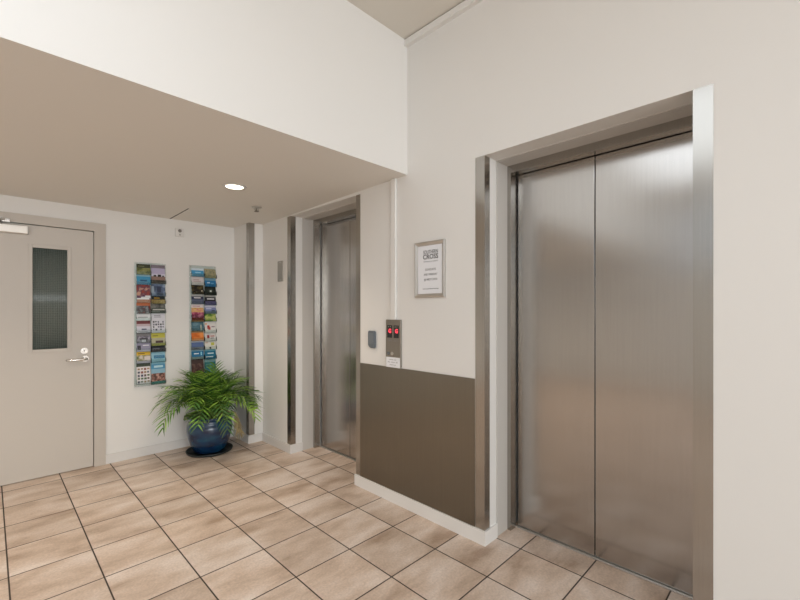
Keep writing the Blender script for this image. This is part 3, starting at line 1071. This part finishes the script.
brochure(*RA, .834, .656, 'dark maroon brochure half hidden by palm leaves', GR, [(.2, ink((70, 50, 44))), (.8, pic((60, 34, 34), (84, 56, 50), (110, 86, 76), 34))])
# --- right rack, right column
brochure(*RB, 1.728, 1.643, 'olive tan patterned brochure, top right of right rack', GR, [(1, pic((116, 116, 90), (150, 146, 116), (176, 160, 120), 40))])
brochure(*RB, 1.638, 1.557, 'mid blue brochure with white logo, second right in right rack', GR, [(.2, ink((120, 160, 180))), (.8, ink((40, 120, 172)))], [(.2, .45, .4, .55, ink((190, 214, 226))), (.55, .8, .48, .6, ink((110, 170, 204)))])
brochure(*RB, 1.552, 1.472, 'black green brochure with one small white spot', GR, [(1, pic((22, 28, 24), (34, 44, 40), (54, 62, 52), 26))], [(.45, .6, .35, .55, ink((220, 224, 216)))])
brochure(*RB, 1.467, 1.371, 'black brochure with white title and violet base', GR, [(.12, ink((160, 160, 156))), (.44, ink((38, 38, 44))), (.44, ink((84, 80, 116)))], [(.2, .85, .26, .36, WW)])
brochure(*RB, 1.366, 1.286, 'violet blue sky brochure with white mountain band', GR, [(.18, ink((210, 210, 226))), (.5, ink((124, 134, 176))), (.32, ink((104, 118, 132)))], [(.1, .6, .25, .4, ink((196, 200, 220))), (.6, .9, .5, .68, ink((72, 80, 100)))])
brochure(*RB, 1.284, 1.210, 'green and yellow field picture brochure', GR, [(1, pic((76, 116, 50), (130, 160, 76), (188, 190, 110), 26))])
brochure(*RB, 1.205, 1.095, 'white brochure with larger red drawing, right column of right rack', GR, [(1, ink((222, 218, 214)))], [(.22, .42, .3, .62, ink((190, 50, 46))), (.3, .5, .42, .7, ink((206, 96, 84))), (.6, .9, .38, .48, ink((150, 130, 140))), (.05, .2, .12, .22, ink((220, 140, 50)))])
brochure(*RB, 1.090, 1.014, 'white brochure with small dark red emblem below red drawing', GR, [(1, ink((222, 216, 212)))], [(.2, .42, .2, .62, ink((150, 50, 52))), (.5, .88, .28, .42, ink((180, 110, 100))), (.5, .8, .55, .66, ink((130, 120, 126)))])
brochure(*RB, 1.012, .929, 'white brochure with yellow green mark above teal one', GR, [(1, ink((220, 216, 208)))], [(.55, .85, .15, .5, ink((186, 186, 80))), (.05, .3, .1, .22, ink((200, 170, 150))), (.4, .55, .7, .9, ink((40, 44, 50)))])
brochure(*RB, .924, .833, 'teal blue brochure with two white text lines', GR, [(.1, ink((110, 170, 186))), (.9, ink((22, 108, 138)))], [(.25, .8, .3, .42, ink((206, 226, 232))), (.08, .75, .68, .78, WW)])
brochure(*RB, .828, .656, 'green teal brochure just above the palm leaves', GR, [(.14, ink((120, 160, 160))), (.5, ink((36, 106, 110))), (.36, ink((70, 120, 116)))], lines(3, .1, .85, .2, .7, ink((80, 140, 140)), 41))


# ================================================================== THE POTTED PALM
PC = Vector((1.400, -.150, 0.0))
tag(obj('plant_saucer', (lambda b: (add_lathe(b, [(0, .0005), (.185, .0005), (.197, .006), (.203, .022), (.199, .023), (.192, .010), (0, .010)], PC, 48), b)[1])(bmesh.new()), M['saucer'], recalc=True),
    'round black saucer on the tiles under the blue pot', 'saucer')
pp = thing('potted_palm', 'bushy green palm in a glazed blue pot by the corner', 'plant', (PC.x, PC.y, .0105))
prof = [(0, .0), (.125, .0), (.134, .006), (.150, .04), (.172, .09), (.190, .15), (.197, .20), (.196, .235), (.188, .262), (.180, .276), (.183, .284), (.179, .290), (.177, .300),
        (.184, .308), (.192, .318), (.192, .326), (.184, .330), (.174, .326), (.168, .312), (.170, .28), (.178, .24), (.17, .16), (0, .15)]
bm = bmesh.new()
add_lathe(bm, prof, PC + Vector((0, 0, .0115)), 64)
obj('pot', bm, M['glaze'], pp, recalc=True)
bm = bmesh.new()
add_lathe(bm, [(0, .312), (.06, .318), (.12, .312), (.166, .304), (.166, .29), (0, .29)], PC, 32)
obj('soil', bm, M['soil'], pp, recalc=True)


def clampv(p):
    p.y = min(p.y, .085 - .02 * math.exp(-max(0, (p.y - .05)) * 6)) if p.y > .06 else p.y
    p.x = min(p.x, 1.735) if (p.y > -.24) else p.x
    if p.z < .03:
        p.z = .03
    # keep leaves off the pot body
    d = Vector((p.x - PC.x, p.y - PC.y))
    if p.z < .345 and d.length < .215:
        d = d.normalized() * .215
        p.x, p.y = PC.x + d.x, PC.y + d.y
    return p


def frond(rnd, az, e0, e1, length, mi, leaflen, base_r=.05):
    r = random.Random(rnd)
    bm = bmesh.new()
    b = PC + Vector((math.cos(az) * base_r * r.random() + r.uniform(-.03, .03), math.sin(az) * base_r * r.random() + r.uniform(-.03, .03), .318))
    n = 16
    pts = [b.copy()]
    p = b.copy()
    azk = az
    for k in range(n):
        tt = (k + .5) / n
        el = e0 + (e1 - e0) * (tt ** 1.5)
        azk += r.uniform(-.03, .03)
        d = Vector((math.cos(el) * math.cos(azk), math.cos(el) * math.sin(azk), math.sin(el)))
        p = p + d * (length / n)
        pts.append(p.copy())
    cl = [clampv(q.copy()) for q in pts]
    add_tube(bm, cl, [.0045 * (1 - .75 * i / n) for i in range(n + 1)], 5, 1)
    npair = 14
    for k in range(npair):
        tt = .14 + .86 * k / (npair - 1)
        i = min(int(tt * n), n - 1)
        f = tt * n - i
        q = pts[i].lerp(pts[i + 1], f)
        tan = (pts[i + 1] - pts[i]).normalized()
        side = tan.cross(Vector((0, 0, 1)))
        if side.length < .05:
            side = Vector((-math.sin(az), math.cos(az), 0))
        side.normalize()
        nor = side.cross(tan).normalized()
        taper = math.sin(PI * min(1, .18 + .72 * tt)) ** .6
        for s in (-1, 1):
            ln = leaflen * taper * r.uniform(.8, 1.15)
            fw_ = .45 + .7 * tt + r.uniform(-.1, .1)
            d = (side * s + tan * fw_ + nor * r.uniform(.0, .3)).normalized()
            wd = .0050 * r.uniform(.8, 1.2)
            droop = r.uniform(.4, 1.3)
            lm = 0 if r.random() < .55 else r.choice((2, 3, 3))
            seg = 5
            L_, C_, R_ = [], [], []
            pos = q.copy()
            for j in range(seg + 1):
                u = j / seg
                ww = wd * (.35 + 1.3 * math.sin(PI * min(1, .15 + u * .85)) * .75) * (1 - u ** 4) + .0004
                acr = d.cross(nor).normalized()
                dn = acr.cross(d).normalized()
                L_.append(bm.verts.new(clampv(pos + acr * ww - dn * ww * .25)))
                C_.append(bm.verts.new(clampv(pos.copy() + dn * ww * .1)))
                R_.append(bm.verts.new(clampv(pos - acr * ww - dn * ww * .25)))
                pos = pos + d * (ln / seg)
                d = (d + Vector((0, 0, -1)) * droop * .13).normalized()
            for j in range(seg):
                for X_, Y_ in ((L_, C_), (C_, R_)):
                    fc = bm.faces.new((X_[j], Y_[j], Y_[j + 1], X_[j + 1]))
                    fc.smooth = True
                    fc.material_index = lm
    return obj('frond', bm, [(M['leaf'], M['leaf_bright'], M['leaf_dark'])[mi], M['stem'], M['leaf_bright'], M['leaf_dark']], pp)


rr = random.Random(11)
GOLD = 2.399963
NF = 72
for k in range(NF):
    az = k * GOLD + rr.uniform(-.25, .25)
    ring = k / NF
    e0 = math.radians(92 - 30 * ring + rr.uniform(-10, 10))
    e1 = math.radians(62 - 150 * ring + rr.uniform(-15, 15))
    # fronds on the wall side grow shorter and steeper
    back = max(0, math.sin(az))
    pier = max(0, math.cos(az))
    ln = (.49 + .09 * ring + rr.uniform(-.04, .04)) * (1 - .30 * back) * (1 - .10 * pier)
    frond(100 + k, az, e0, e1, ln, rr.choice([0, 0, 0, 1, 1, 2]), .18 + rr.uniform(-.03, .03))
# dry leaves hanging on the right
for k in range(3):
    bm = bmesh.new()
    r = random.Random(50 + k)
    b = PC + Vector((.05, -.03, .33))
    a = -.62 + k * .16
    d0 = Vector((math.cos(a), math.sin(a), 0))
    pts = [b, b + d0 * .10 + Vector((0, 0, .03)), b + d0 * .17 + Vector((0, 0, .01)), b + d0 * .20 + Vector((0, 0, -.06)), b + d0 * .205 + Vector((0, 0, -.14))]
    add_tube(bm, pts, [.003, .003, .0025, .002, .0015], 5)
    for j in range(26):
        q = pts[2].lerp(pts[4], r.random())
        dd = Vector((r.uniform(-.05, .06), r.uniform(-.06, .05), -r.uniform(.06, .13)))
        e_ = q + dd
        s = Vector((.0022, -.0022, 0))
        v = [bm.verts.new(clampv(x_)) for x_ in (q - s, q + s, q.lerp(e_, .6) + s, e_, q.lerp(e_, .6) - s)]
        bm.faces.new(v)
    o = obj('dry_frond', bm, M['straw'], pp)
    o['label'] = 'dry straw-coloured frond'
